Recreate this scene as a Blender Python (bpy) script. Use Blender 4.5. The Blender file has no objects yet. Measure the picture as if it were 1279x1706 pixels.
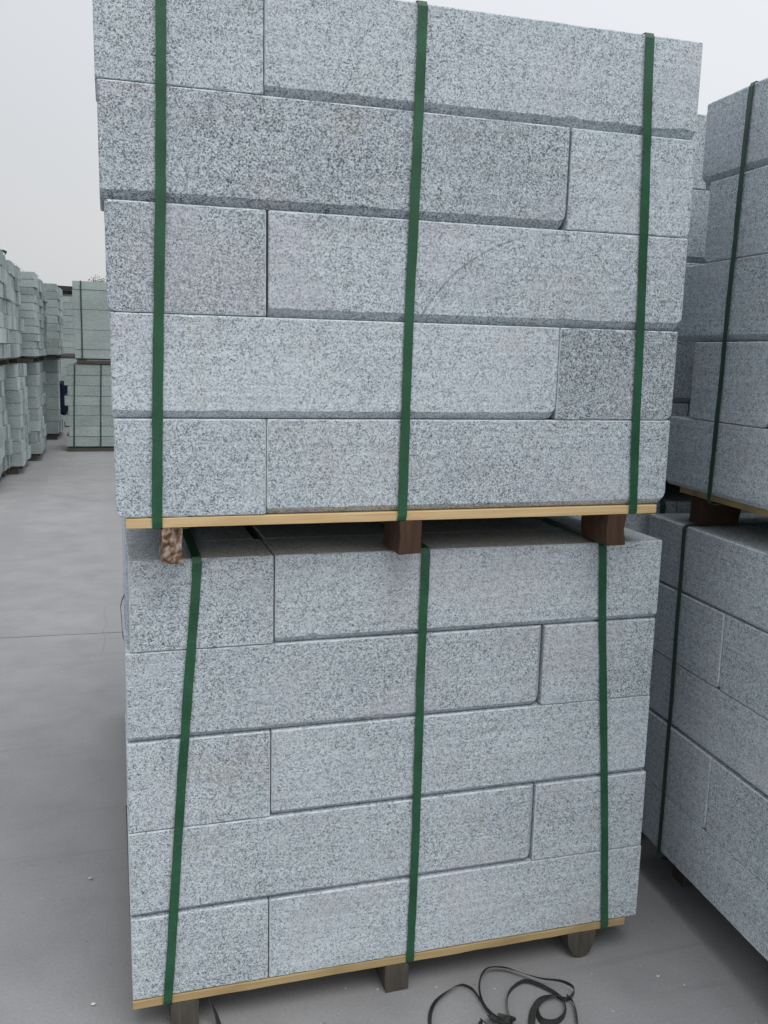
import bpy, bmesh, math, random
from mathutils import Vector, Matrix, noise
random.seed(7)
S = bpy.context.scene
col = S.collection

# ------------------------------------------------------------ camera
cam = bpy.data.cameras.new("camera")
co = bpy.data.objects.new("camera", cam)
col.objects.link(co)
R = Vector((0.95839427, -0.28441761, 0.02422911))
U = Vector((0.02574506, 0.17066253, 0.98499314))
F = Vector((0.28428439, 0.943388, -0.17088434))
C = Vector((-0.01436895, -1.88010295, 1.51770772))
m = Matrix.Identity(4)
for i in range(3):
    m[i][0] = R[i]; m[i][1] = U[i]; m[i][2] = -F[i]; m[i][3] = C[i]
co.matrix_world = m
cam.sensor_fit = 'VERTICAL'
cam.sensor_height = 36
cam.sensor_width = 27
cam.lens = 32.106
cam.clip_start = 0.05
cam.clip_end = 3000
S.camera = co
S.render.engine = 'CYCLES'

# ------------------------------------------------------------ light and sky (overcast)
SUN_EL, SUN_AZ = math.radians(62), math.radians(172)     # azimuth clockwise from +y
W = bpy.data.worlds.new("World"); S.world = W; W.use_nodes = True
nt = W.node_tree; nt.nodes.clear()
def wn(t): return nt.nodes.new(t)
out = wn('ShaderNodeOutputWorld'); bg = wn('ShaderNodeBackground')
sky = wn('ShaderNodeTexSky'); sky.sky_type = 'NISHITA'; sky.sun_disc = False
sky.sun_elevation = SUN_EL; sky.sun_rotation = SUN_AZ
sky.air_density = 1.5; sky.dust_density = 4.0
tc = wn('ShaderNodeTexCoord'); sep = wn('ShaderNodeSeparateXYZ')
nt.links.new(tc.outputs['Generated'], sep.inputs[0])
cr = wn('ShaderNodeValToRGB')                            # overcast: brighter towards the zenith
e = cr.color_ramp.elements
e[0].position = 0.0; e[0].color = (0.60, 0.605, 0.615, 1)
e[1].position = 1.0; e[1].color = (0.98, 0.99, 1.0, 1)
k = cr.color_ramp.elements.new(0.35); k.color = (0.70, 0.71, 0.74, 1)
nt.links.new(sep.outputs['Z'], cr.inputs[0])
# thin bright cloud to the right (+x), soft cloud structure
ns = wn('ShaderNodeTexNoise'); ns.inputs['Scale'].default_value = 1.3; ns.inputs['Detail'].default_value = 3
nt.links.new(tc.outputs['Generated'], ns.inputs['Vector'])
ma = wn('ShaderNodeMath'); ma.operation = 'MULTIPLY_ADD'
ma.inputs[1].default_value = 0.30; ma.inputs[2].default_value = 1.02
nt.links.new(sep.outputs['X'], ma.inputs[0])
mb = wn('ShaderNodeMath'); mb.operation = 'MULTIPLY_ADD'
mb.inputs[1].default_value = 0.14
nt.links.new(ns.outputs[0], mb.inputs[0]); nt.links.new(ma.outputs[0], mb.inputs[2])
sc = wn('ShaderNodeVectorMath'); sc.operation = 'SCALE'
nt.links.new(cr.outputs[0], sc.inputs[0]); nt.links.new(mb.outputs[0], sc.inputs['Scale'])
sc2 = wn('ShaderNodeVectorMath'); sc2.operation = 'SCALE'; sc2.inputs['Scale'].default_value = 9.8
nt.links.new(sc.outputs[0], sc2.inputs[0])
mx = wn('ShaderNodeMix'); mx.data_type = 'RGBA'; mx.inputs['Factor'].default_value = 0.9
nt.links.new(sky.outputs[0], mx.inputs['A']); nt.links.new(sc2.outputs[0], mx.inputs['B'])
nt.links.new(mx.outputs['Result'], bg.inputs['Color'])
bg.inputs['Strength'].default_value = 0.1
nt.links.new(bg.outputs[0], out.inputs[0])
sl = bpy.data.lights.new("sun", 'SUN'); sl.energy = 1.15; sl.angle = math.radians(35); sl.color = (1, 0.985, 0.965)
so = bpy.data.objects.new("sun", sl); col.objects.link(so)
d = Vector((math.sin(SUN_AZ)*math.cos(SUN_EL), math.cos(SUN_AZ)*math.cos(SUN_EL), math.sin(SUN_EL)))
so.rotation_euler = d.to_track_quat('Z', 'Y').to_euler()
so.location = (0, -5, 10)
S.view_settings.view_transform = 'Standard'; S.view_settings.look = 'None'
S.view_settings.gamma = 1; S.view_settings.use_curve_mapping = False
S.view_settings.exposure = 0.07

# ------------------------------------------------------------ materials
class NT:
    def __init__(s, name):
        s.m = bpy.data.materials.new(name); s.m.use_nodes = True
        s.t = s.m.node_tree; s.b = s.t.nodes['Principled BSDF']
    def n(s, ty, **kw):
        x = s.t.nodes.new(ty)
        for a, v in kw.items():
            if hasattr(x, a): setattr(x, a, v)
            else: x.inputs[a].default_value = v
        return x
    def l(s, a, b): s.t.links.new(a, b)
    def math(s, op, a, b=None, c=None, clamp=False):
        x = s.n('ShaderNodeMath', operation=op); x.use_clamp = clamp
        for i, v in enumerate((a, b, c)):
            if v is None: continue
            if isinstance(v, (int, float)): x.inputs[i].default_value = v
            else: s.l(v, x.inputs[i])
        return x.outputs[0]
    def mix(s, f, a, b, mode='MIX'):
        x = s.n('ShaderNodeMix', data_type='RGBA', blend_type=mode)
        for nm, v in (('Factor', f), ('A', a), ('B', b)):
            if isinstance(v, (int, float)): x.inputs[nm].default_value = v
            elif isinstance(v, tuple): x.inputs[nm].default_value = v + (1,) if len(v) == 3 else v
            else: s.l(v, x.inputs[nm])
        return x.outputs['Result']
    def ramp(s, f, stops, interp='LINEAR'):
        x = s.n('ShaderNodeValToRGB'); cr = x.color_ramp; cr.interpolation = interp
        while len(cr.elements) < len(stops): cr.elements.new(0.5)
        for e, (p, c) in zip(cr.elements, stops):
            e.position = p; e.color = tuple(c) + (1,) if isinstance(c, tuple) else (c, c, c, 1)
        s.l(f, x.inputs[0]); return x.outputs[0]

def granite(name, tint=(1, 1, 1), stain=1.0):
    g = NT(name)
    geo = g.n('ShaderNodeNewGeometry'); oi = g.n('ShaderNodeObjectInfo')
    tcn = g.n('ShaderNodeTexCoord')
    rv = g.n('ShaderNodeVectorMath', operation='SCALE'); rv.inputs[0].default_value = (17.3, 9.1, 23.7)
    g.l(oi.outputs['Random'], rv.inputs['Scale'])
    pos = g.n('ShaderNodeVectorMath', operation='ADD')
    g.l(geo.outputs['Position'], pos.inputs[0]); g.l(rv.outputs[0], pos.inputs[1])
    P = pos.outputs[0]
    cs = g.n('ShaderNodeSeparateColor'); g.l(oi.outputs['Color'], cs.inputs[0])
    spk, bri, arc = cs.outputs[0], cs.outputs[1], cs.outputs[2]
    # distort so that grains are not crisp cells
    nd = g.n('ShaderNodeTexNoise', Scale=260.0, Detail=2.0); g.l(P, nd.inputs['Vector'])
    off = g.n('ShaderNodeVectorMath', operation='MULTIPLY_ADD')
    g.l(nd.outputs['Color'], off.inputs[0]); off.inputs[1].default_value = (.0022,)*3; g.l(P, off.inputs[2])
    v1 = g.n('ShaderNodeTexVoronoi', Scale=400.0); g.l(off.outputs[0], v1.inputs['Vector'])
    v2 = g.n('ShaderNodeTexVoronoi', Scale=640.0); g.l(off.outputs[0], v2.inputs['Vector'])
    s1 = g.n('ShaderNodeSeparateColor'); g.l(v1.outputs['Color'], s1.inputs[0])
    s2 = g.n('ShaderNodeSeparateColor'); g.l(v2.outputs['Color'], s2.inputs[0])
    # clumps of dark grains and the large-scale drift of the stone
    nc = g.n('ShaderNodeTexNoise', Scale=85.0, Detail=4.0); g.l(P, nc.inputs['Vector'])
    nl = g.n('ShaderNodeTexNoise', Scale=4.5, Detail=3.0); g.l(P, nl.inputs['Vector'])
    drift = g.math('MULTIPLY_ADD', nl.outputs[0], 0.5, -0.25)
    cl = g.math('MULTIPLY_ADD', nc.outputs[0], 0.40, -0.20)
    bias = g.math('ADD', g.math('MULTIPLY', drift, 0.55), cl)
    bias = g.math('MULTIPLY_ADD', spk, 0.30, g.math('ADD', bias, -0.15))
    a1 = g.math('ADD', s1.outputs[0], bias)
    a2 = g.math('ADD', s2.outputs[1], bias)
    c1 = g.ramp(a1, [(0.0, (.72, .79, .83)), (.38, (.63, .705, .75)), (.66, (.50, .57, .615)), (.88, (.29, .345, .395)), (1.0, (.11, .14, .165))])
    c2 = g.ramp(a2, [(0.0, 1.08), (.5, 1.0), (.80, .80), (.93, .36), (1.0, .24)])
    base = g.mix(1.0, c1, c2, 'MULTIPLY')
    # pale saw dust haze and slight stains
    nh = g.n('ShaderNodeTexNoise', Scale=9.0, Detail=4.0); g.l(P, nh.inputs['Vector'])
    hz = g.ramp(nh.outputs[0], [(.45, 0.05), (.75, .34)])
    base = g.mix(hz, base, (.59, .67, .72))
    nw = g.n('ShaderNodeTexNoise', Scale=6.0, Detail=3.0); g.l(off.outputs[0], nw.inputs['Vector'])
    warm = g.ramp(nw.outputs[0], [(.60, 0.0), (.72, .16 * stain)])
    base = g.mix(warm, base, (.50, .44, .34))
    nm = g.n('ShaderNodeTexNoise', Scale=4.3, Detail=3.0)
    sh = g.n('ShaderNodeVectorMath', operation='ADD'); sh.inputs[1].default_value = (5, 31, 2); g.l(P, sh.inputs[0]); g.l(sh.outputs[0], nm.inputs['Vector'])
    pk = g.ramp(nm.outputs[0], [(.52, 0.0), (.66, .22 * stain)])
    base = g.mix(pk, base, (.55, .49, .56))
    # rare dirty smudges
    n5 = g.n('ShaderNodeTexNoise', Scale=11.0, Detail=5.0, Roughness=.7); g.l(sh.outputs[0], n5.inputs['Vector'])
    sm = g.ramp(n5.outputs[0], [(.66, 0.0), (.74, .5)])
    base = g.mix(sm, base, g.mix(1.0, base, (.62, .60, .52), 'MULTIPLY'))
    # light saw lines running along the block
    mp = g.n('ShaderNodeMapping'); g.l(P, mp.inputs['Vector']); mp.inputs['Scale'].default_value = (3, 3, 160)
    nsaw = g.n('ShaderNodeTexNoise', Scale=1.0, Detail=2.0); g.l(mp.outputs[0], nsaw.inputs['Vector'])
    base = g.mix(1.0, base, g.ramp(nsaw.outputs[0], [(.3, .90), (.7, 1.06)]), 'MULTIPLY')
    # curved saw scratch (a real mark on a few blocks)
    so_ = g.n('ShaderNodeSeparateXYZ'); g.l(tcn.outputs['Object'], so_.inputs[0])
    cx, cz, rad = 0.62, -0.16, 0.35
    dx = g.math('SUBTRACT', so_.outputs[0], cx); dz = g.math('SUBTRACT', so_.outputs[2], cz)
    r = g.math('SQRT', g.math('ADD', g.math('MULTIPLY', dx, dx), g.math('MULTIPLY', dz, dz)))
    w = g.math('ABSOLUTE', g.math('SUBTRACT', r, rad))
    line = g.math('SUBTRACT', 1.0, g.math('DIVIDE', w, 0.0035), clamp=True)
    w2 = g.math('ABSOLUTE', g.math('SUBTRACT', r, rad - .016))
    line2 = g.math('MULTIPLY', g.math('SUBTRACT', 1.0, g.math('DIVIDE', w2, 0.003), clamp=True), .5)
    ln = g.math('MAXIMUM', line, line2)
    ln = g.math('MULTIPLY', ln, g.ramp(nc.outputs[0], [(.35, .15), (.6, 1.0)]))
    ln = g.math('MULTIPLY', g.math('MULTIPLY', ln, g.math('MULTIPLY', arc, g.math('LESS_THAN', dx, 0.02))), 0.85)
    base = g.mix(ln, base, (.16, .19, .21))
    # brightness per block
    bb = g.math('MULTIPLY_ADD', bri, 0.34, 0.83)
    cc = g.n('ShaderNodeCombineColor')
    for i in range(3): g.l(g.math('MULTIPLY', bb, tint[i]), cc.inputs[i])
    base = g.mix(1.0, base, cc.outputs[0], 'MULTIPLY')
    g.l(base, g.b.inputs['Base Color'])
    g.b.inputs['Roughness'].default_value = 0.78
    g.b.inputs['Specular IOR Level'].default_value = 0.3
    bp = g.n('ShaderNodeBump', Strength=0.35, Distance=0.0008)
    g.l(g.math('ADD', s1.outputs[2], nc.outputs[0]), bp.inputs['Height'])
    g.l(bp.outputs[0], g.b.inputs['Normal'])
    return g.m

def wood(name, a, b, dirt, rough=.75, scale=(3, 60, 60), knots=True):
    g = NT(name)
    tcn = g.n('ShaderNodeTexCoord'); oi = g.n('ShaderNodeObjectInfo')
    rv = g.n('ShaderNodeVectorMath', operation='SCALE'); rv.inputs[0].default_value = (7, 13, 5); g.l(oi.outputs['Random'], rv.inputs['Scale'])
    ad = g.n('ShaderNodeVectorMath', operation='ADD'); g.l(tcn.outputs['Object'], ad.inputs[0]); g.l(rv.outputs[0], ad.inputs[1])
    mp = g.n('ShaderNodeMapping'); mp.inputs['Scale'].default_value = scale; g.l(ad.outputs[0], mp.inputs['Vector'])
    n1 = g.n('ShaderNodeTexNoise', Scale=2.2, Detail=5.0, Distortion=.6); g.l(mp.outputs[0], n1.inputs['Vector'])
    c = g.mix(g.ramp(n1.outputs[0], [(.3, 0.0), (.7, 1.0)]), a, b)
    n2 = g.n('ShaderNodeTexNoise', Scale=5.0, Detail=4.0); g.l(ad.outputs[0], n2.inputs['Vector'])
    c = g.mix(g.ramp(n2.outputs[0], [(.5, 0.0), (.75, .65)]), c, dirt)
    if knots:
        v = g.n('ShaderNodeTexVoronoi', Scale=5.0); g.l(ad.outputs[0], v.inputs['Vector'])
        c = g.mix(g.ramp(v.outputs['Distance'], [(.05, .8), (.12, 0.0)]), c, (.16, .08, .035))
    g.l(c, g.b.inputs['Base Color']); g.b.inputs['Roughness'].default_value = rough
    bp = g.n('ShaderNodeBump', Strength=.5, Distance=.001); g.l(n1.outputs[0], bp.inputs['Height']); g.l(bp.outputs[0], g.b.inputs['Normal'])
    return g.m

def bark(name):
    g = NT(name)
    tcn = g.n('ShaderNodeTexCoord')
    n1 = g.n('ShaderNodeTexNoise', Scale=70.0, Detail=8.0, Distortion=.3); g.l(tcn.outputs['Object'], n1.inputs['Vector'])
    c = g.ramp(n1.outputs[0], [(.33, (.03, .018, .012)), (.47, (.16, .09, .055)), (.58, (.36, .28, .22)), (.75, (.55, .49, .43))])
    g.l(c, g.b.inputs['Base Color']); g.b.inputs['Roughness'].default_value = .9
    bp = g.n('ShaderNodeBump', Strength=.9, Distance=.004); g.l(n1.outputs[0], bp.inputs['Height']); g.l(bp.outputs[0], g.b.inputs['Normal'])
    return g.m

def strap_mat(name, c0, c1, rough=.42):
    g = NT(name)
    geo = g.n('ShaderNodeNewGeometry')
    n1 = g.n('ShaderNodeTexNoise', Scale=14.0, Detail=4.0); g.l(geo.outputs['Position'], n1.inputs['Vector'])
    c = g.mix(g.ramp(n1.outputs[0], [(.35, 0.0), (.68, 1.0)]), c0, c1)
    n2 = g.n('ShaderNodeTexNoise', Scale=320.0, Detail=2.0); g.l(geo.outputs['Position'], n2.inputs['Vector'])
    c = g.mix(g.ramp(n2.outputs[0], [(.55, 0.0), (.75, .35)]), c, (.16, .22, .18))
    g.l(c, g.b.inputs['Base Color']); g.b.inputs['Roughness'].default_value = rough
    v = g.n('ShaderNodeTexVoronoi', Scale=420.0); g.l(geo.outputs['Position'], v.inputs['Vector'])
    bp = g.n('ShaderNodeBump', Strength=.4, Distance=.0006); g.l(v.outputs['Distance'], bp.inputs['Height']); g.l(bp.outputs[0], g.b.inputs['Normal'])
    return g.m

def concrete(name):
    g = NT(name)
    geo = g.n('ShaderNodeNewGeometry'); P = geo.outputs['Position']
    n1 = g.n('ShaderNodeTexNoise', Scale=.55, Detail=5.0); g.l(P, n1.inputs['Vector'])
    n2 = g.n('ShaderNodeTexNoise', Scale=4.0, Detail=6.0, Roughness=.6); g.l(P, n2.inputs['Vector'])
    n3 = g.n('ShaderNodeTexNoise', Scale=130.0, Detail=3.0); g.l(P, n3.inputs['Vector'])
    c = g.mix(g.ramp(n1.outputs[0], [(.3, 0.0), (.7, 1.0)]), (.258, .260, .266), (.322, .326, .334))
    c = g.mix(1.0, c, g.ramp(n2.outputs[0], [(.25, .86), (.5, 1.0), (.75, 1.10)]), 'MULTIPLY')
    c = g.mix(1.0, c, g.ramp(n3.outputs[0], [(.25, .90), (.5, 1.0), (.75, 1.08)]), 'MULTIPLY')
    v = g.n('ShaderNodeTexVoronoi', Scale=26.0); g.l(P, v.inputs['Vector'])
    sv = g.n('ShaderNodeSeparateColor'); g.l(v.outputs['Color'], sv.inputs[0])
    dot = g.math('MULTIPLY', g.ramp(v.outputs['Distance'], [(.05, 1.0), (.12, 0.0)]), g.math('GREATER_THAN', sv.outputs[0], .82))
    c = g.mix(g.math('MULTIPLY', dot, .5), c, (.11, .105, .10))
    vc = g.n('ShaderNodeTexVoronoi', feature='DISTANCE_TO_EDGE', Scale=.8); 
    nw_ = g.n('ShaderNodeTexNoise', Scale=6.0, Detail=5.0); g.l(P, nw_.inputs['Vector'])
    wv = g.n('ShaderNodeVectorMath', operation='MULTIPLY_ADD'); g.l(nw_.outputs['Color'], wv.inputs[0]); wv.inputs[1].default_value = (.05,)*3; g.l(P, wv.inputs[2])
    g.l(wv.outputs[0], vc.inputs['Vector'])
    crk = g.math('MULTIPLY', g.ramp(vc.outputs['Distance'], [(.0, 1.0), (.004, 0.0)]), g.ramp(n1.outputs[0], [(.52, 0.0), (.6, .55)]))
    c = g.mix(crk, c, (.10, .10, .10))
    n6 = g.n('ShaderNodeTexNoise', Scale=38.0, Detail=6.0, Roughness=.75); g.l(P, n6.inputs['Vector'])
    c = g.mix(g.ramp(n6.outputs[0], [(.62, 0.0), (.72, .35)]), c, (.40, .40, .39))
    sx = g.n('ShaderNodeSeparateXYZ'); g.l(P, sx.inputs[0])
    tyre = g.math('SINE', g.math('MULTIPLY_ADD', sx.outputs[0], 7.5, g.math('MULTIPLY', n1.outputs[0], 3.0)))
    c = g.mix(g.math('MULTIPLY', g.ramp(tyre, [(.55, 0.0), (.9, .22)]), g.ramp(n2.outputs[0], [(.4, .2), (.6, 1.0)])), c, (.20, .20, .20))
    # drag marks
    mp = g.n('ShaderNodeMapping'); mp.inputs['Scale'].default_value = (.9, 14, 1); mp.inputs['Rotation'].default_value = (0, 0, .25); g.l(P, mp.inputs['Vector'])
    n4 = g.n('ShaderNodeTexNoise', Scale=1.2, Detail=4.0); g.l(mp.outputs[0], n4.inputs['Vector'])
    c = g.mix(g.ramp(n4.outputs[0], [(.60, 0.0), (.72, .28)]), c, (.19, .187, .185))
    g.l(c, g.b.inputs['Base Color']); g.b.inputs['Roughness'].default_value = .8
    g.b.inputs['Specular IOR Level'].default_value = .3
    bp = g.n('ShaderNodeBump', Strength=.3, Distance=.001); g.l(n3.outputs[0], bp.inputs['Height']); g.l(bp.outputs[0], g.b.inputs['Normal'])
    return g.m

def plain(name, c, rough=.7, var=.25, scale=3.0):
    g = NT(name)
    geo = g.n('ShaderNodeNewGeometry')
    n = g.n('ShaderNodeTexNoise', Scale=scale, Detail=4.0); g.l(geo.outputs['Position'], n.inputs['Vector'])
    g.l(g.mix(1.0, c, g.ramp(n.outputs[0], [(.3, 1 - var), (.7, 1 + var)]), 'MULTIPLY'), g.b.inputs['Base Color'])
    g.b.inputs['Roughness'].default_value = rough
    return g.m

M_GR = granite('granite')
M_GRF = granite('green_grey_granite', tint=(.72, .755, .685), stain=.6)
M_PALE = wood('pale_pine', (.62, .42, .20), (.72, .55, .30), (.36, .27, .11))
M_OLD = wood('old_pine', (.44, .30, .14), (.50, .38, .19), (.22, .17, .07))
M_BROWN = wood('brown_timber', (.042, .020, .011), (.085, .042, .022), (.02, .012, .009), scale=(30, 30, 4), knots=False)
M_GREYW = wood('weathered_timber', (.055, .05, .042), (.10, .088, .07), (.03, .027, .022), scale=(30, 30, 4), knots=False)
M_BARK = bark('bark')
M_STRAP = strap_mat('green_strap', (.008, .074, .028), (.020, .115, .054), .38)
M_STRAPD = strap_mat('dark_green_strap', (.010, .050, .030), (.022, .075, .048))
M_STRAPB = strap_mat('black_strap', (.014, .016, .015), (.035, .038, .034), .5)
M_CON = concrete('concrete')
M_METAL = plain('strap_seal_steel', (.35, .36, .36), .4, .2, 60)
M_TARP = plain('blue_tarpaulin', (.008, .018, .06), .6, .4, 6)
M_ROOF = plain('dark_roof_sheet', (.035, .026, .026), .8)
M_WALL = plain('grey_rendered_wall', (.36, .36, .36), .9)
M_LEAF = plain('leaf', (.07, .10, .05), .7, .5, 2)
M_TRUNK = plain('trunk_bark', (.10, .08, .06), .9)

# ------------------------------------------------------------ helpers
def empty(name, loc=(0, 0, 0), rz=0.0, parent=None):
    o = bpy.data.objects.new(name, None); col.objects.link(o)
    o.location = loc; o.rotation_euler = (0, 0, rz); o.empty_display_size = .1
    if parent: o.parent = parent
    return o
def tag(o, label=None, cat=None, group=None, kind=None):
    for k_, v_ in (('label', label), ('category', cat), ('group', group), ('kind', kind)):
        if v_: o[k_] = v_
    return o
def mesh_obj(name, verts, faces, mat, parent=None, loc=(0, 0, 0), smooth=False):
    me = bpy.data.meshes.new(name); me.from_pydata(verts, [], faces); me.update()
    me.materials.append(mat)
    if smooth: me.polygons.foreach_set('use_smooth', [True]*len(me.polygons))
    o = bpy.data.objects.new(name, me); col.objects.link(o); o.location = loc
    if parent: o.parent = parent
    return o
def link(name, me, parent, loc=(0, 0, 0), scale=(1, 1, 1), rot=(0, 0, 0)):
    o = bpy.data.objects.new(name, me); col.objects.link(o); o.location = loc; o.scale = scale; o.rotation_euler = rot
    if parent: o.parent = parent
    return o

def stone_mesh(L, D, H, ch=0.0, lend='s', rend='s', fine=True, seed=0):
    """kerb block: x 0..L, y 0..D (front face y=0), z 0..H. ch: chamfer along the bottom front edge.
    lend / rend: s = square, r = bottom corner worn round, c = vertical edge chamfered like the long one."""
    rnd = random.Random(seed)
    e = .0022
    c = max(ch, e)
    step = .022 if fine else .5
    n = max(2, int(L/step))
    xs = [0, .0022, .006, .011, .018]
    xs += [.018 + (L - .036)*i/n for i in range(1, n)]
    xs += [L - .018, L - .011, L - .006, L - .0022, L]
    if not fine:
        xs = [0, .0022, .018, L - .018, L - .0022, L]
    jj = .0006 if fine else 0
    rings = []
    for x in xs:
        dl, dr = x, L - x
        t, mode = (dl, lend) if dl < dr else (dr, rend)
        fy = max(0, e - t) if t < e else 0                 # small arris at the ends
        up = max(0, e - t); tp = max(0, e - t); byk = max(0, e - t)
        if mode == 'r':
            r = .018
            if t < r: up = r - math.sqrt(max(0, r*r - (r - t)**2))
            up = max(up, max(0, e - t))
        if mode == 'c' and t < ch*.8: fy = max(fy, (ch*.8 - t))
        if mode == 'c':
            r = .018
            if t < r: up = max(up, r - math.sqrt(max(0, r*r - (r - t)**2)))
        def j(s=1): 
            v = rnd.gauss(0, 1)*jj*s
            if rnd.random() < .045 and fine: v += abs(rnd.gauss(0, 1))*.0028
            return v
        end = (t < e)
        q = 0 if end else 1
        a = [(x, fy, up + c + j()*q), (x, fy, H - tp - e - abs(j())*q), (x, fy + e + abs(j())*q, H - tp), (x, D - byk - e, H - tp),
             (x, D - byk, H - tp - e), (x, D - byk, up + e), (x, D - byk - e, up), (x, fy + c + abs(j(.6))*q, up)]
        rings.append(a)
    V = [p for r_ in rings for p in r_]; Fc = []
    for i in range(len(rings) - 1):
        for k_ in range(8):
            a, b = i*8 + k_, i*8 + (k_+1) % 8
            Fc.append((a, b, b+8, a+8))
    Fc.append(tuple(range(7, -1, -1))); Fc.append(tuple(len(V) - 8 + k_ for k_ in range(8)))
    Fc = [tuple(reversed(f)) for f in Fc]
    me = bpy.data.meshes.new('stone'); me.from_pydata(V, [], Fc); me.update()
    if fine:                                   # thin sawn arrises: bruised and dusty, with edge highlights painted in
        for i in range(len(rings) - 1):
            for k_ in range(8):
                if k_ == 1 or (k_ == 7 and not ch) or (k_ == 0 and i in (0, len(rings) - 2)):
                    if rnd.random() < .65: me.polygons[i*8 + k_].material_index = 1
    bm_ = bmesh.new(); bm_.from_mesh(me); bmesh.ops.recalc_face_normals(bm_, faces=bm_.faces); bm_.to_mesh(me); bm_.free()
    return me

M_ARR = plain('bruised_highlit_edge', (.56, .62, .655), .9, .22, 55)
def ribbon(name, pts, wid, width, mat, parent, thick=.0011, closed=False, jit=.0006, seed=1):
    """strap: pts = centreline, wid = width direction per point."""
    rnd = random.Random(seed)
    n = len(pts); V = []; Fc = []
    for i in range(n):
        p = Vector(pts[i])
        a = Vector(pts[i-1]) if (i > 0 or closed) else p
        b = Vector(pts[(i+1) % n]) if (i < n-1 or closed) else p
        t = (b - a).normalized(); w = Vector(wid[i]); w = (w - t*w.dot(t)).normalized()
        nn = t.cross(w).normalized()
        jw = width/2 + rnd.uniform(-jit, jit)
        for sw, sn in ((-1, -1), (1, -1), (1, 1), (-1, 1)):
            V.append(p + w*jw*sw + nn*thick/2*sn)
    m_ = n if closed else n - 1
    for i in range(m_):
        j = (i+1) % n
        for k_ in range(4):
            Fc.append((i*4+k_, i*4+(k_+1) % 4, j*4+(k_+1) % 4, j*4+k_))
    if not closed:
        Fc.append((0, 1, 2, 3)); Fc.append(((n-1)*4+3, (n-1)*4+2, (n-1)*4+1, (n-1)*4))
    o = mesh_obj(name, V, Fc, mat, parent)
    bm_ = bmesh.new(); bm_.from_mesh(o.data); bmesh.ops.recalc_face_normals(bm_, faces=bm_.faces); bm_.to_mesh(o.data); bm_.free()
    return o

def strap_loop(root, xt, xb, y0, y1, z0, z1, mat, width=.019, seed=1):
    """closed strap round the bundle in the depth direction; xt/xb = x at the top / bottom of the front."""
    rnd = random.Random(seed)
    pts = []; N = 26
    ph = rnd.uniform(0, 6)
    g0 = .0035
    for i in range(N+1):
        t = i/N; z = z0 + .012 + (z1 - z0 - .02)*t
        x = xb + (xt - xb)*t + .0012*math.sin(t*7 + ph) + rnd.gauss(0, .00025)
        y = y0 - g0 - .0012*abs(math.sin(t*9 + ph))
        pts.append((x, y, z))
    pts.append((xt, y0 + .006 - g0, z1 + .0025))
    for t in (.02, .3, .6, .98): pts.append((xt, y0 + (y1 - y0)*t, z1 + .0035))
    pts.append((xt, y1 + .0035, z1 - .008))
    for t in (.3, .7): pts.append((xt + (xb - xt)*t, y1 + .004, z1 + (z0 - z1)*t))
    pts.append((xb, y1 + .0035, z0 + .008)); pts.append((xb, y1 - .01, z0 - .0022))
    for t in (.66, .33): pts.append((xb, y0 + (y1 - y0)*t, z0 - .0024))
    pts.append((xb, y0 + .010, z0 - .0024)); pts.append((xb, y0 - .001, z0 + .001))
    return ribbon('strap', pts, [(1, 0, 0)]*len(pts), width, mat, root, closed=True, seed=seed)

board_cache = {}
def rough_board(L, W_, H, seed, bend=.0):
    rnd = random.Random(seed); n = 24; V = []; Fc = []
    for i in range(n+1):
        x = L*i/n
        e0 = rnd.gauss(0, .0008); e1 = rnd.gauss(0, .0012); f = rnd.gauss(0, .0006)
        z = bend*math.sin(math.pi*i/n)
        V += [(x, f, z + e0*.4 + .001), (x, f + .0015, z), (x, W_, z), (x, W_, z + H), (x, f + .0015, z + H), (x, f, z + H - .0015 + e1*.3)]
        if i == n or i == 0: pass
    for i in range(n):
        for k_ in range(6):
            Fc.append((i*6+k_, i*6+(k_+1) % 6, (i+1)*6+(k_+1) % 6, (i+1)*6+k_))
    Fc.append(tuple(range(6))); Fc.append(tuple(n*6+k_ for k_ in reversed(range(6))))
    me = bpy.data.meshes.new('board'); me.from_pydata(V, [], Fc)
    bm_ = bmesh.new(); bm_.from_mesh(me); bmesh.ops.recalc_face_normals(bm_, faces=bm_.faces); bm_.to_mesh(me); bm_.free()
    return me

def runner_mesh(w, h, depth, kind, seed):
    rnd = random.Random(seed); V = []; Fc = []
    if kind == 'half_round':
        prof = [(-w/2, h), (w/2, h)] + [(w/2*math.cos(a), h - h*math.sin(a)) for a in [math.pi*i/10 for i in range(1, 10)]]
    else:
        c = .003
        prof = [(-w/2+c, h), (w/2-c, h), (w/2, h-c), (w/2+rnd.gauss(0, .001), h*.5), (w/2, c), (w/2-c, 0), (-w/2+c, 0), (-w/2, c), (-w/2+rnd.gauss(0, .001), h*.5), (-w/2, h-c)]
        if kind == 'rough':
            prof = [(x + (0 if z > h*.9 else rnd.gauss(0, .0018)), z + (0 if z > h*.9 else abs(rnd.gauss(0, .0015)))) for x, z in prof]
    n = len(prof); st = 5
    for i in range(st+1):
        y = depth*i/st
        for x, z in prof: V.append((x + (rnd.gauss(0, .001) if 0 < i < st else 0), y, z))
    for i in range(st):
        for k_ in range(n): Fc.append((i*n+k_, i*n+(k_+1) % n, (i+1)*n+(k_+1) % n, (i+1)*n+k_))
    Fc.append(tuple(reversed(range(n)))); Fc.append(tuple(st*n+k_ for k_ in range(n)))
    me = bpy.data.meshes.new('runner'); me.from_pydata(V, [], Fc)
    bm_ = bmesh.new(); bm_.from_mesh(me); bmesh.ops.recalc_face_normals(bm_, faces=bm_.faces); bm_.to_mesh(me); bm_.free()
    return me

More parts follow.
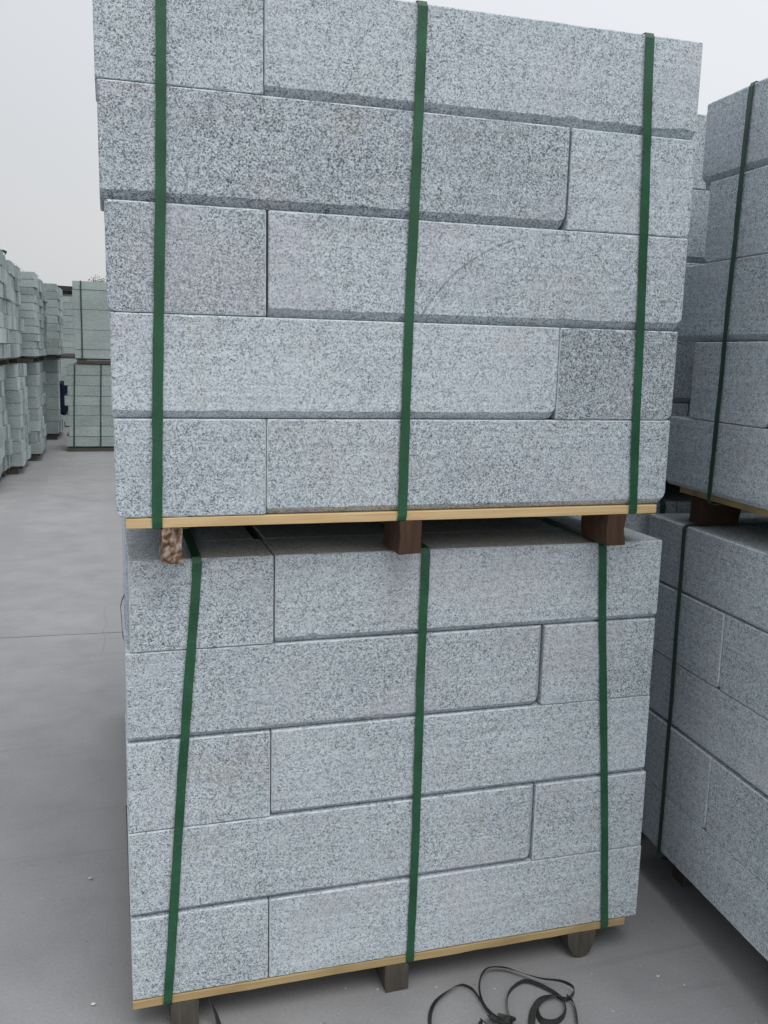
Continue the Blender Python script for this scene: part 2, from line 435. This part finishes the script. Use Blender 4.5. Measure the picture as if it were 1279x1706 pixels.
def bundle(name, label, loc, rz, rows, depth_n=5, bd=.184, deck=(.0, 1.23), runners=(), board_mat=M_PALE,
           straps=(), strap_m=M_STRAP, pallet_z=0.0, zb=.09, seed=1, group=None, fine=True, jitter=.003, mat=M_GR, sw=.019, rear_x=None, inset=0.0):
    """rows: list from the top: (z_bottom, z_top, [(x0, x1, ch, lend, rend, speckle, bright, arc), ...])"""
    rnd = random.Random(seed)
    root = empty(name, loc, rz); tag(root, label, 'stone stack', group)
    D = depth_n*bd
    for ri, (z0, z1, segs) in enumerate(rows):
        for (x0, x1, ch, le, re, spk, br, arc) in segs:
            h = z1 - z0 - .0012
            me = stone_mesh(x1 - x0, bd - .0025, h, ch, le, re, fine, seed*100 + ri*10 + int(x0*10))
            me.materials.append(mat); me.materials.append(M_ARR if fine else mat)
            o = link('kerb_stone', me, root, (x0, rnd.uniform(0, .0015), z0 + .0004)); o.color = (spk, br, arc, 1)
        # rows of blocks behind the front one
        back = {}
        for dpt in range(1, depth_n):
            for si, (x0, x1, *_r) in enumerate(segs):
                if si not in back:
                    me = stone_mesh(x1 - x0 - .012, bd - .003, z1 - z0 - .0015, 0, 's', 's', False, 5); me.materials.append(mat); back[si] = me
                o = link('kerb_stone', back[si], root, ((x0 + .006 + rnd.uniform(0, jitter)) if (si or rear_x is None) else rear_x + rnd.uniform(0, jitter), dpt*bd, z0 + .0004))
                o.color = (rnd.uniform(.3, .7), rnd.uniform(.4, .6), 0, 1)
    # pallet
    pal = empty('pallet', (0, 0, 0), 0, root)
    bw = .128; nb = 7; gap = (D - nb*bw)/(nb - 1)
    for b in range(nb):
        me = rough_board(deck[1] - deck[0] - (0 if b == 0 else rnd.uniform(0, .02)), bw, .0195, seed*31 + b)
        me.materials.append(board_mat if b == 0 else M_GREYW)  # boards behind the first coloured dark to deepen the shade in the gap
        link('deck_board', me, pal, (deck[0], b*(bw + gap) + (inset if b == 0 else 0), zb - .020))
    for (xr, w, kind, rm) in runners:
        h = zb - .0205 - pallet_z
        me = runner_mesh(w, h, .12, kind, int(xr*1000)); me.materials.append(rm)
        for yy in (-.004 + inset, D/2 - .06, D - .13):
            link('pallet_block', me, pal, (xr, yy, pallet_z))
    for i, (xt, xb) in enumerate(straps):
        st = strap_loop(root, xt, xb, 0, D, zb - .020, rows[0][1], strap_m, sw, seed*7 + i)
        # pressed steel seal on the top of the strap
        V = []; 
        bx = [(-.011, -.016), (.011, -.016), (.011, .016), (-.011, .016)]
        cyy = D*.35; zt = rows[0][1] + .0035
        for z in (zt - .001, zt + .002):
            for a, b in bx: V.append((xt + a, cyy + b, z))
        mesh_obj('seal', V, [(3, 2, 1, 0), (4, 5, 6, 7), (0, 1, 5, 4), (1, 2, 6, 5), (2, 3, 7, 6), (3, 0, 4, 7)], M_METAL, st)
    return root

# ------------------------------------------------------------ ground
g_ = mesh_obj('ground', [(-1200, -1200, -.022), (1200, -1200, -.022), (1200, 1200, -.022), (-1200, 1200, -.022)], [(0, 1, 2, 3)], M_CON)
tag(g_, 'wide grey concrete yard floor under the pallets', None, None, 'structure')
slab = bpy.data.meshes.new('concrete_slab')
a = 3.0 - .006
V = []
for (z, k_) in ((-.021, 0), (-.002, 0), (0, .002)):
    V += [(-a + k_, -a + k_, z), (a - k_, -a + k_, z), (a - k_, a - k_, z), (-a + k_, a - k_, z)]
Fc = []
for b in (0, 4):
    for i in range(4): Fc.append((b+i, b+(i+1) % 4, b+4+(i+1) % 4, b+4+i))
Fc.append((8, 9, 10, 11))
slab.from_pydata(V, [], Fc); slab.materials.append(M_CON)
sr = -.040                                                   # the joints run slightly askew to the pallets
for ix in range(-4, 5):
    for iy in range(-2, 8):
        cx, cy = ix*6 + 3.0 - 2.4, iy*6 + .0
        x = cx; y = cy
        px = x*math.cos(sr) - y*math.sin(sr); py = x*math.sin(sr) + y*math.cos(sr) + .071
        link('concrete_slab', slab, g_, (px, py, 0), rot=(0, 0, sr))

# ------------------------------------------------------------ main stacks
sp = lambda x0, x1, ch=0, le='s', re='s', spk=.5, br=.5, arc=0: (x0, x1, ch, le, re, spk, br, arc)
CL = .013; CU = .0165
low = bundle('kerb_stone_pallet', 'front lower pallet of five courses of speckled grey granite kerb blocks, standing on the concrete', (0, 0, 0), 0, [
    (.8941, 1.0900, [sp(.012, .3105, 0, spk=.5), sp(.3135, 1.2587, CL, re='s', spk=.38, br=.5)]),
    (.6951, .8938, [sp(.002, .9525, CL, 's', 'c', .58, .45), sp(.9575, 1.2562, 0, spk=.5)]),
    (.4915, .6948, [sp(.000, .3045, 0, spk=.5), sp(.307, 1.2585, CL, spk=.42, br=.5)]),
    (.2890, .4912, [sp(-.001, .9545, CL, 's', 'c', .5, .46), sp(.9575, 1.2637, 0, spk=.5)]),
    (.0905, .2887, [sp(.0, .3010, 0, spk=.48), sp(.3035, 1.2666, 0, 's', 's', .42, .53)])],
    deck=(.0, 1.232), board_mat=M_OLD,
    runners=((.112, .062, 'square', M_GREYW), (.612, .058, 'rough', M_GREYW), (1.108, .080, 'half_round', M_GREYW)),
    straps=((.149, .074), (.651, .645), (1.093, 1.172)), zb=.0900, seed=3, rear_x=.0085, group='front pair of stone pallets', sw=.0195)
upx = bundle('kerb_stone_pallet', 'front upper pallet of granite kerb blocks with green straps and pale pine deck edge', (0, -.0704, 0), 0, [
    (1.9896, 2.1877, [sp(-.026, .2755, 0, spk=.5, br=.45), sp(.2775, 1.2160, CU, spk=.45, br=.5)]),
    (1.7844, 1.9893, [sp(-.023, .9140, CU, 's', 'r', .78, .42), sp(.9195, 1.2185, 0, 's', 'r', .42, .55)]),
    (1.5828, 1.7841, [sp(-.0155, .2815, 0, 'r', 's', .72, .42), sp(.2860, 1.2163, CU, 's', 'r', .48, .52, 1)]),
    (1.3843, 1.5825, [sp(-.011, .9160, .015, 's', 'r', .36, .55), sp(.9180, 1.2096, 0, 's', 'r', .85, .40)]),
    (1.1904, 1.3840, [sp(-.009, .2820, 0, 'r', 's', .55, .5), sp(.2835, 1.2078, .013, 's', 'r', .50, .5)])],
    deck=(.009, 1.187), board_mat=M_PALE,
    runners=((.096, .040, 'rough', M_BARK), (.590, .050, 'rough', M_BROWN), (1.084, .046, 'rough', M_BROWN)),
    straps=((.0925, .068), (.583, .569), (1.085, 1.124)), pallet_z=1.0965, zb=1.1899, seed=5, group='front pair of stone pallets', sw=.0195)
# loose strap end sticking out at the left side of the lower bundle
ribbon('strap_tail', [(.004, .075, 1.0), (-.001, .074, .99), (-.0045, .073, .975), (-.003, .073, .95), (-.002, .074, .915), (.0, .076, .905)],
       [(0, 1, 0)]*6, .016, M_STRAPD, low, seed=9)

# right hand pair, turned a quarter, its near half outside the picture
phi = -.0642
def rloc(y): return (1.4462 + .0642*y, y, 0)
RZ = -math.pi/2 + phi
y0 = .39
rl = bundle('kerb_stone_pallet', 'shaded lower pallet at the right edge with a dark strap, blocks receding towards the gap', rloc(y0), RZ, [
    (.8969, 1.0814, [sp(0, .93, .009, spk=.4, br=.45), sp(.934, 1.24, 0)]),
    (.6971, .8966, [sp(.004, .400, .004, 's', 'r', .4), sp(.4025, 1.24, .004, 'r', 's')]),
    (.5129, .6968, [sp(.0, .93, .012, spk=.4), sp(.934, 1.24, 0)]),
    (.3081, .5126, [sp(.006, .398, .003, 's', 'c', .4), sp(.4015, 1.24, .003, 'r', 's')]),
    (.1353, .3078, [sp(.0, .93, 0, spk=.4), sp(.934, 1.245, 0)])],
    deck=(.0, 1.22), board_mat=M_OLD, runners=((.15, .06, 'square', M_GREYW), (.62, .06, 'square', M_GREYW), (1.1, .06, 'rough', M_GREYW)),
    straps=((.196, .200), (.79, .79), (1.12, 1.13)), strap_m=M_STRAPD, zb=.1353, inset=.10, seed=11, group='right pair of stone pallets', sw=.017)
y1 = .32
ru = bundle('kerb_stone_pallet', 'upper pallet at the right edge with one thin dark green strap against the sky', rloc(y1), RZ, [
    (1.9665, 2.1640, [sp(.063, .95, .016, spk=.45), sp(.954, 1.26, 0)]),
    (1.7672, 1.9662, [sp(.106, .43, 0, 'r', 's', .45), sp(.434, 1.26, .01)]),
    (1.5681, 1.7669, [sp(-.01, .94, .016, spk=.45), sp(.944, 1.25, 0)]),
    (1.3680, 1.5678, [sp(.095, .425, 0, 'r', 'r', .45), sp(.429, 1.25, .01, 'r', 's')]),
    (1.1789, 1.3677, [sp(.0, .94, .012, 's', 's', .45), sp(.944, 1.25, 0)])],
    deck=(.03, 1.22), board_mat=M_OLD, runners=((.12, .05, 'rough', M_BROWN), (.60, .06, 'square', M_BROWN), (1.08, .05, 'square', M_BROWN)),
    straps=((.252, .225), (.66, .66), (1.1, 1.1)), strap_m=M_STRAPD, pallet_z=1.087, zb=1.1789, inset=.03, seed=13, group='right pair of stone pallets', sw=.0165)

# pair behind, glimpsed in the slit between the front and the right stacks
rb_rows = lambda b, c: [(b + c*.2*(4-i), b + c*.2*(4-i) + .2*c - .0003, ([sp(0, .3, 0), sp(.303, 1.22, .016)] if i % 2 == 0 else [sp(0, .92, .016), sp(.923, 1.22, 0)])) for i in range(5)]
bundle('kerb_stone_pallet', 'dark lower pallet glimpsed in the gap behind the front stack', (1.315, .47, 0), 0, rb_rows(.10, 1.0), zb=.10,
       runners=((.1, .06, 'square', M_GREYW), (.6, .06, 'square', M_GREYW), (1.1, .06, 'square', M_GREYW)), straps=((.25, .25), (.7, .7), (1.05, 1.05)),
       strap_m=M_STRAPD, board_mat=M_OLD, seed=17, fine=False, group='pallets in the gap behind')
bundle('kerb_stone_pallet', 'upper pallet behind the gap, only a thin strip of its face showing beside the sky', (1.315, .45, 0), 0, rb_rows(1.195, 1.0), pallet_z=1.102, zb=1.195,
       runners=((.1, .06, 'square', M_BROWN), (.6, .06, 'square', M_BROWN), (1.1, .06, 'square', M_BROWN)), straps=((.12, .12), (.7, .7), (1.05, 1.05)),
       strap_m=M_STRAPD, board_mat=M_OLD, seed=19, fine=False, group='pallets in the gap behind')

bundle('kerb_stone_pallet', 'added lower pallet directly behind the front pair, almost wholly hidden, blocking light from the back', (.02, 1.0, 0), 0, rb_rows(.09, .99), zb=.09,  # added pair, blocks light from behind so the front pallet gap stays dark
       runners=((.1, .06, 'square', M_GREYW), (.6, .06, 'square', M_GREYW), (1.1, .06, 'square', M_GREYW)), straps=((.2, .2), (.7, .7), (1.05, 1.05)),
       strap_m=M_STRAPD, board_mat=M_OLD, seed=23, fine=False, group='added light-blocking pallets behind the front pair')
bundle('kerb_stone_pallet', 'added upper pallet directly behind the front pair, blocking light behind the dark pallet gap', (.02, .98, 0), 0, rb_rows(1.175, .97), pallet_z=1.083, zb=1.175,
       runners=((.1, .06, 'square', M_BROWN), (.6, .06, 'square', M_BROWN), (1.1, .06, 'square', M_BROWN)), straps=((.2, .2), (.7, .7), (1.05, 1.05)),
       strap_m=M_STRAPD, board_mat=M_OLD, seed=29, fine=False, group='added light-blocking pallets behind the front pair')

# ------------------------------------------------------------ far stacks
unit = {}
def unit_block(mat):
    if mat.name not in unit:
        bm_ = bmesh.new(); bmesh.ops.create_cube(bm_, size=1.0)
        bmesh.ops.translate(bm_, vec=(.5, .5, .5), verts=bm_.verts)
        bmesh.ops.bevel(bm_, geom=bm_.edges[:], offset=.012, segments=1, affect='EDGES')
        me = bpy.data.meshes.new('stone_block'); bm_.to_mesh(me); bm_.free(); me.materials.append(mat); unit[mat.name] = me
    return unit[mat.name]

def far_stack(label, x0, x1, y0, y1, z0, z1, courses, seed, group, side='x', jag=.03, bw=(.22, .45), pz=None, straps=()):
    """blocks laid across; side 'x': ends face +x, side 'y': long faces towards the camera (-y)."""
    rnd = random.Random(seed)
    root = empty('far_stone_pallet', (x0, y0, 0)); tag(root, label, 'stone stack', group)
    me = unit_block(M_GRF)
    hs = [1.0]*courses if isinstance(courses, int) else courses
    tot = sum(hs) if isinstance(courses, int) else 1.0
    zb = [z0 + (z1 - z0)*i/len(hs) for i in range(len(hs)+1)] if isinstance(courses, int) else courses
    if not isinstance(courses, int): z0, z1 = zb[0], zb[-1]
    for i in range(len(zb) - 1):
        h = zb[i+1] - zb[i]
        if side == 'x':
            p = y0
            while p < y1 - .05:
                w = min(rnd.uniform(*bw), y1 - p)
                if y1 - p - w < .12: w = y1 - p
                dx = rnd.uniform(-jag, jag*.4)
                o = link('stone_block', me, root, (rnd.uniform(-.02, .02), p - y0 + .002, zb[i]), (x1 - x0 + dx, w - .006, h - .004))
                o.color = (rnd.uniform(.3, .8), rnd.uniform(.2, .8), 0, 1)
                p += w
        else:
            xa = x0 + ([.045, 0][(i+1) % 2] if jag > .02 else rnd.uniform(-.01, .01))
            spl = x0 + (x1 - x0)*(.28 if i % 2 else .72)
            for a_, b_ in ((xa, x1 + rnd.uniform(-.02, .02)),):
                for dd in range(3):
                    o = link('stone_block', me, root, (a_ - x0 + .002, dd*(y1 - y0)/3 + (rnd.uniform(-.006, .006) if dd == 0 else 0.004), zb[i]), (b_ - a_ - .004, (y1 - y0)/3 - .012, h - .004))
                    o.color = (rnd.uniform(.4, .7), rnd.uniform(.35, .6), 0, 1)
    # pallet under it
    pb = pz if pz is not None else 0
    pal = empty('pallet', (0, 0, 0), 0, root)
    for b in range(3):
        if side == 'x':
            V = [(0.02, .04 + b*(y1-y0-.16)/2), ((x1-x0) - .06, .12 + b*(y1-y0-.16)/2)]
        else:
            V = [(.05 + b*(x1-x0-.2)/2, .02), (.15 + b*(x1-x0-.2)/2, (y1-y0) - .02)]
        link('runner', unit_block(M_GREYW), pal, (V[0][0], V[0][1], pb), (V[1][0]-V[0][0], V[1][1]-V[0][1], z0 - pb - .022))
    if side == 'y':
        link('gap_shade_board', unit_block(M_GREYW), pal, (.03, -.004, pb + .004), (x1-x0-.06, .022, z0 - pb - .030))  # added dark board, stands in for the shade in the pallet gap
    for b in range(4):
        if side == 'x':
            link('deck_board', unit_block(M_GREYW), pal, (.02 + b*(x1-x0-.16)/3.05, .02, z0 - .021), (.11, y1-y0-.04, .019))
        else:
            link('deck_board', unit_block(M_GREYW), pal, (.02, .02 + b*(y1-y0-.16)/3.05, z0 - .021), (x1-x0-.04, .11, .019))
    for s_ in straps:
        if side == 'y':
            xt, xb = s_
            strap_loop(root, xt - x0, xb - x0, -.006, y1 - y0, z0 - .021, z1, M_STRAPD, .02, seed)
        else:
            yy = s_ - y0; L = x1 - x0
            pts = [(L + .012, yy, z0 - .01), (L + .014, yy, (z0+z1)/2), (L + .012, yy, z1 - .002), (L - .01, yy, z1 + .008), (.0, yy, z1 + .008), (-.024, yy, z1 - .005),
                   (-.026, yy, (z0+z1)/2), (-.024, yy, z0 - .01), (.0, yy, z0 - .026), (L - .01, yy, z0 - .026)]
            ribbon('strap', pts, [(0, 1, 0)]*len(pts), .02, M_STRAPD, root, closed=True, seed=seed)
    return root

GR = 'far stone pallets across the yard'
# stack facing the camera beyond the front pair's left edge
far_stack('far lower pallet facing the camera with stepped left edge, beyond the green-strapped front stack', -.645, .75, 12.116, 13.1, .075, 1.264,
          [.075, .222, .375, .529, .668, .808, .956, 1.103, 1.264], 21, GR, 'y', .04, straps=((-.491, -.535), (-.128, -.165), (.45, .45)))
far_stack('far upper pallet of thick slabs facing the camera under a grey capping course', -.49, .80, 12.10, 13.08, 1.345, 2.43,
          [1.345, 1.473, 1.746, 2.033, 2.311, 2.43], 23, GR, 'y', .015, pz=1.268, straps=((-.372, -.38), (.45, .45)))
# row along the left
far_stack('nearest lower pallet of the left row, its jagged block ends facing the lane', -2.2, -1.15, 8.0, 9.56, .10, 1.29, 7, 31, GR, bw=(.20, .42), jag=.032, straps=(8.4, 9.2))
far_stack('second lower pallet of the left row, set slightly nearer the lane', -2.0, -1.02, 9.62, 10.86, .10, 1.29, 8, 33, GR, bw=(.20, .42), jag=.032, straps=(10.0, 10.5))
far_stack('third lower pallet of the left row, next to the dark gap', -1.9, -.91, 10.95, 12.4, .10, 1.29, 8, 35, GR, bw=(.20, .42), jag=.032, straps=(11.3, 12.0))
far_stack('nearest upper pallet of the left row, tallest against the sky', -2.05, -1.03, 7.9, 10.45, 1.375, 2.44, 7, 37, GR, bw=(.22, .45), jag=.03, pz=1.295, straps=(8.5, 9.9))
far_stack('upper left-row pallet of thin slabs with its striped end towards the camera', -1.88, -.885, 10.62, 12.9, 1.375, 2.42, 11, 39, GR, pz=1.295, bw=(.3, .6), jag=.02, straps=(11.3,))
far_stack('lower pallet deep in the dark gap at the far end of the lane', -1.75, -.80, 13.9, 15.3, .10, 1.29, 6, 41, GR, straps=(14.3,))
far_stack('upper pallet above the dark gap at the far end of the lane', -1.72, -.76, 13.6, 15.3, 1.375, 2.47, 9, 43, GR, pz=1.295, jag=.02)
far_stack('last lower pallet closing the lane behind the others', -1.9, .0, 16.4, 17.6, .10, 1.29, 7, 45, GR, 'y', .03)
far_stack('last upper pallet closing the lane behind the others', -1.85, .02, 16.4, 17.6, 1.375, 2.42, 9, 47, GR, 'y', .03, pz=1.295)

# blue tarpaulin hanging in the dark gap
V = []; Fc = []
nx, nz = 8, 10
for i in range(nx+1):
    for j in range(nz+1):
        x = -.76 + .26*i/nx; z = .46 + .52*j/nz
        V.append((x, 13.3 + .03*math.sin(i*1.9) + .012*math.sin(j*1.3 + i), z - .02*math.sin(i*1.1)*(1 - j/nz)))
for i in range(nx):
    for j in range(nz):
        a = i*(nz+1) + j; Fc.append((a, a+nz+1, a+nz+2, a+1))
tp = mesh_obj('tarpaulin', V, Fc, M_TARP, smooth=True)
so2 = tp.modifiers.new('thickness', 'SOLIDIFY'); so2.thickness = .004
tag(tp, 'dark blue tarpaulin hanging in the gap beside the far lower pallet', 'tarpaulin')
# loose strap ends on the top of the nearest upper left pallet
def tangle(name, pts, width, mat, label, cat, tilt=None, seed=4, thick=.0012):
    # smooth the path with catmull-rom
    P = [Vector(p) for p in pts]; Q = []; Wd = []
    T = tilt or [0]*len(P)
    for i in range(len(P)-1):
        p0, p1, p2, p3 = P[max(i-1, 0)], P[i], P[i+1], P[min(i+2, len(P)-1)]
        for s_ in range(6):
            t = s_/6
            Q.append(.5*((2*p1) + (p2-p0)*t + (2*p0-5*p1+4*p2-p3)*t*t + (3*p1-p0-3*p2+p3)*t**3)); Wd.append(T[i]*(1-t) + T[i+1]*t)
    Q.append(P[-1]); Wd.append(T[-1])
    ws = []
    for i, q in enumerate(Q):
        tt = (Q[min(i+1, len(Q)-1)] - Q[max(i-1, 0)]).normalized()
        side_ = tt.cross(Vector((0, 0, 1))).normalized()
        a = Wd[i]; ws.append(side_*math.cos(a) + Vector((0, 0, 1))*math.sin(a))
    o = ribbon(name, Q, ws, width, mat, None, thick, seed=seed, jit=.0003)
    if label: tag(o, label, cat)
    return o
tangle('strap_offcut', [(-1.6, 9.2, 2.46), (-1.4, 9.25, 2.53), (-1.25, 9.3, 2.47), (-1.15, 9.3, 2.53), (-1.08, 9.35, 2.52), (-1.12, 9.4, 2.46)], .03, M_STRAPD,
       'loose strap end curling on top of the nearest upper pallet of the left row', 'strap', [.8]*6)

# ------------------------------------------------------------ warehouse and tree far behind
wh = empty('warehouse', (-1.6, 25, 0)); tag(wh, 'low warehouse with a dark brown roof edge showing behind the far pallets', 'building')
def boxm(name, x0, x1, y0, y1, z0, z1, mat, par):
    V = [(x, y, z) for z in (z0, z1) for x, y in ((x0, y0), (x1, y0), (x1, y1), (x0, y1))]
    return mesh_obj(name, V, [(3, 2, 1, 0), (4, 5, 6, 7), (0, 1, 5, 4), (1, 2, 6, 5), (2, 3, 7, 6), (3, 0, 4, 7)], mat, par)
boxm('wall', 0.1, 11.9, .1, 13.9, 0, 2.9, M_WALL, wh)
V = [(-.1, -.3, 2.98), (12.1, -.3, 2.88), (12.1, 7, 3.1), (-.1, 7, 3.42), (12.1, 14.3, 2.88), (-.1, 14.3, 2.98)]
V += [(x, y, z + .12) for x, y, z in V]
mesh_obj('roof', V, [(0, 3, 2, 1), (3, 5, 4, 2), (6, 7, 8, 9), (9, 8, 10, 11), (0, 1, 7, 6), (5, 11, 10, 4), (0, 6, 9, 3), (3, 9, 11, 5), (1, 2, 8, 7), (2, 4, 10, 8)], M_ROOF, wh)
dr = boxm('door', 5.0, 7.5, .04, .098, 0, 2.4, M_ROOF, wh)
for wx in (1.5, 3.2, 9.0): 
    fr = boxm('window', wx, wx+1.0, .05, .098, 1.1, 2.1, M_METAL, wh); boxm('pane', wx+.06, wx+.94, .035, .049, 1.16, 2.04, M_TARP, fr)

def tree(label, loc, h, r, seed):
    rnd = random.Random(seed)
    root = empty('distant_tree', loc); tag(root, label, 'tree', 'distant trees')
    V = []; Fc = []
    def limb(p, q, a, b):
        base = len(V); dv = (q - p).normalized(); s1 = dv.orthogonal().normalized(); s2 = dv.cross(s1)
        for pp, rr in ((p, a), (q, b)):
            for k_ in range(6):
                an = k_*math.pi/3; V.append(pp + s1*math.cos(an)*rr + s2*math.sin(an)*rr)
        for k_ in range(6): Fc.append((base+k_, base+(k_+1) % 6, base+6+(k_+1) % 6, base+6+k_))
    top = Vector((.1, 0, h*.8)); limb(Vector((0, 0, 0)), top, .12, .04)
    tips = []
    for i in range(12):
        s_ = Vector((.05, 0, h*rnd.uniform(.45, .8))); an = rnd.uniform(0, 6.3)
        e_ = s_ + Vector((math.cos(an)*r*.8, math.sin(an)*r*.8, rnd.uniform(.3, h*.25))); limb(s_, e_, .035, .01); tips.append(e_)
    mesh_obj('trunk', V, Fc, M_TRUNK, root)
    LV = []; LF = []
    for t in tips + [top + Vector((0, 0, .3))]:
        for _ in range(260):
            c = t + Vector((rnd.gauss(0, .13), rnd.gauss(0, .13), rnd.gauss(0, .10)))
            a_ = Vector((rnd.gauss(0, 1), rnd.gauss(0, 1), rnd.gauss(0, 1))).normalized()*.03; b_ = a_.orthogonal().normalized()*.02
            n_ = len(LV); LV.extend([c - a_, c + b_, c + a_, c - b_]); LF.append((n_, n_+1, n_+2, n_+3))
    mesh_obj('crown', LV, LF, M_LEAF, root)
tree('small sparse tree top rising over the nearest left stack', (-2.9, 27, 0), 4.0, .5, 3)
tree('thin tree top just clearing the capped far pallet', (-.3, 28, 0), 3.3, .18, 5)

# ------------------------------------------------------------ strap scrap on the ground
Z = .012
def P3(l, zs): return [(x, y, z) for (x, y), z in zip(l, zs)]
p1 = [(0.647, -0.200), (0.647, -0.153), (0.664, -0.104), (0.691, -0.069), (0.731, -0.044), (0.766, -0.033), (0.787, -0.052), (0.792, -0.085), (0.794, -0.128), (0.806, -0.17),
      (.82, -.2), (.835, -.175), (0.807, -0.165), (0.793, -0.123), (0.799, -0.076), (0.819, -0.031), (0.851, -0.001), (0.893, -0.007), (0.923, -0.031), (0.962, -0.069), (1.006, -0.094), (1.025, -0.121),
      (1.008, -0.142), (0.986, -0.143), (0.973, -0.111), (0.949, -0.079), (0.921, -0.06), (0.876, -0.082), (0.848, -0.126), (0.83, -0.197), (.81, -.24)]
t1 = [1.3, 1.1, .5, .4, .7, 1.1, 1.4, 1.45, 1.45, 1.3, 1.0, 1.2, 1.45, 1.45, 1.4, 1.1, .5, .3, .6, .9, 1.2, 1.4, 1.5, 1.4, 1.3, 1.4, 1.5, 1.5, 1.4, 1.2, 1]
z1_ = [.009]*10 + [.012, .014, .012] + [.012, .013, .015, .016, .014, .013, .016, .018, .016, .012, .010, .009] + [.010, .009, .009, .009, .009, .009]
sc_ = tangle('strap_scrap', P3(p1, z1_), .0105, M_STRAPB, 'black plastic strap scrap looping on the floor in front of the lower pallet', 'strap', t1, 6)
p2 = [(.85, -.27), (0.871, -0.212), (0.899, -0.16), (0.936, -0.128), (0.973, -0.127), (0.985, -0.153), (0.965, -0.189), (0.932, -0.207), (0.906, -0.198), (0.903, -0.177), (.91, -.16)]
t2 = [.2, .1, .1, .15, .6, 1.3, 1.5, 1.5, 1.4, 1.3, 1.3]
tangle('strap_scrap', P3(p2, [.006, .006, .006, .008, .010, .010, .009, .009, .009, .011, .013]), .017, M_STRAPB, 'flat curled strap scrap with a small ring, at the bottom right of the tangle', 'strap', t2, 7)
tangle('strap_scrap', [(1.0, -.135, .010), (1.004, -.16, .010), (.995, -.19, .008), (.975, -.235, .008), (.96, -.27, .008)], .012, M_STRAPB, 'short strap end trailing off the right of the tangle', 'strap', [1.3, 1.2, 1.1, 1.2, 1.2], 8)
rr = random.Random(12)
tangle('strap_scrap', [(.76 + .012*math.cos(i*1.9)*i*.3 + i*.009, -.172 + .012*math.sin(i*1.7), .008 + .004*(i % 3)) for i in range(9)], .013, M_STRAPB,
       'crumpled knot of black strap at the bottom edge between the loops', 'strap', [rr.uniform(0, 1.4) for _ in range(9)], 9)
# dark loose strap end beside the left runner of the lower pallet
tangle('strap_offcut', [(.150, .03, .062), (.165, .012, .055), (.178, -.004, .035), (.186, -.02, .012), (.195, -.05, .007)], .012, M_STRAPB,
       'short dark strap end hanging beside the left runner under the lower pallet', 'strap', [1.2, 1.1, .8, .5, .2], 3)

# ------------------------------------------------------------ grit
rnd = random.Random(99); V = []; Fc = []
spots = [(1.259, -.121, .006), (1.305, -.167, .006), (-.105, .671, .008), (-.089, .131, .008)]
spots += [(rnd.uniform(-.7, .0), rnd.uniform(-.1, 4), rnd.uniform(.0015, .004)) for _ in range(70)]
spots += [(rnd.uniform(.1, 1.5), rnd.uniform(-.5, .2), rnd.uniform(.0012, .0035)) for _ in range(80)]
for x, y, r in spots:
    b = len(V); 
    for dx, dy, dz in ((1, 0, 0), (0, 1, 0), (-1, 0, 0), (0, -1, 0), (0, 0, 1), (0, 0, -1)):
        V.append((x + dx*r*rnd.uniform(.6, 1.2), y + dy*r*rnd.uniform(.6, 1.2), r*.45 + dz*r*rnd.uniform(.4, .6)))
    for f in ((0, 1, 4), (1, 2, 4), (2, 3, 4), (3, 0, 4), (1, 0, 5), (2, 1, 5), (3, 2, 5), (0, 3, 5)): Fc.append(tuple(b+i for i in f))
gm = plain('stone_chip', (.5, .5, .48), .9, .6, 40)
tag(mesh_obj('grit', V, Fc, gm), 'small pale stone chips scattered over the concrete floor', None, None, 'stuff')
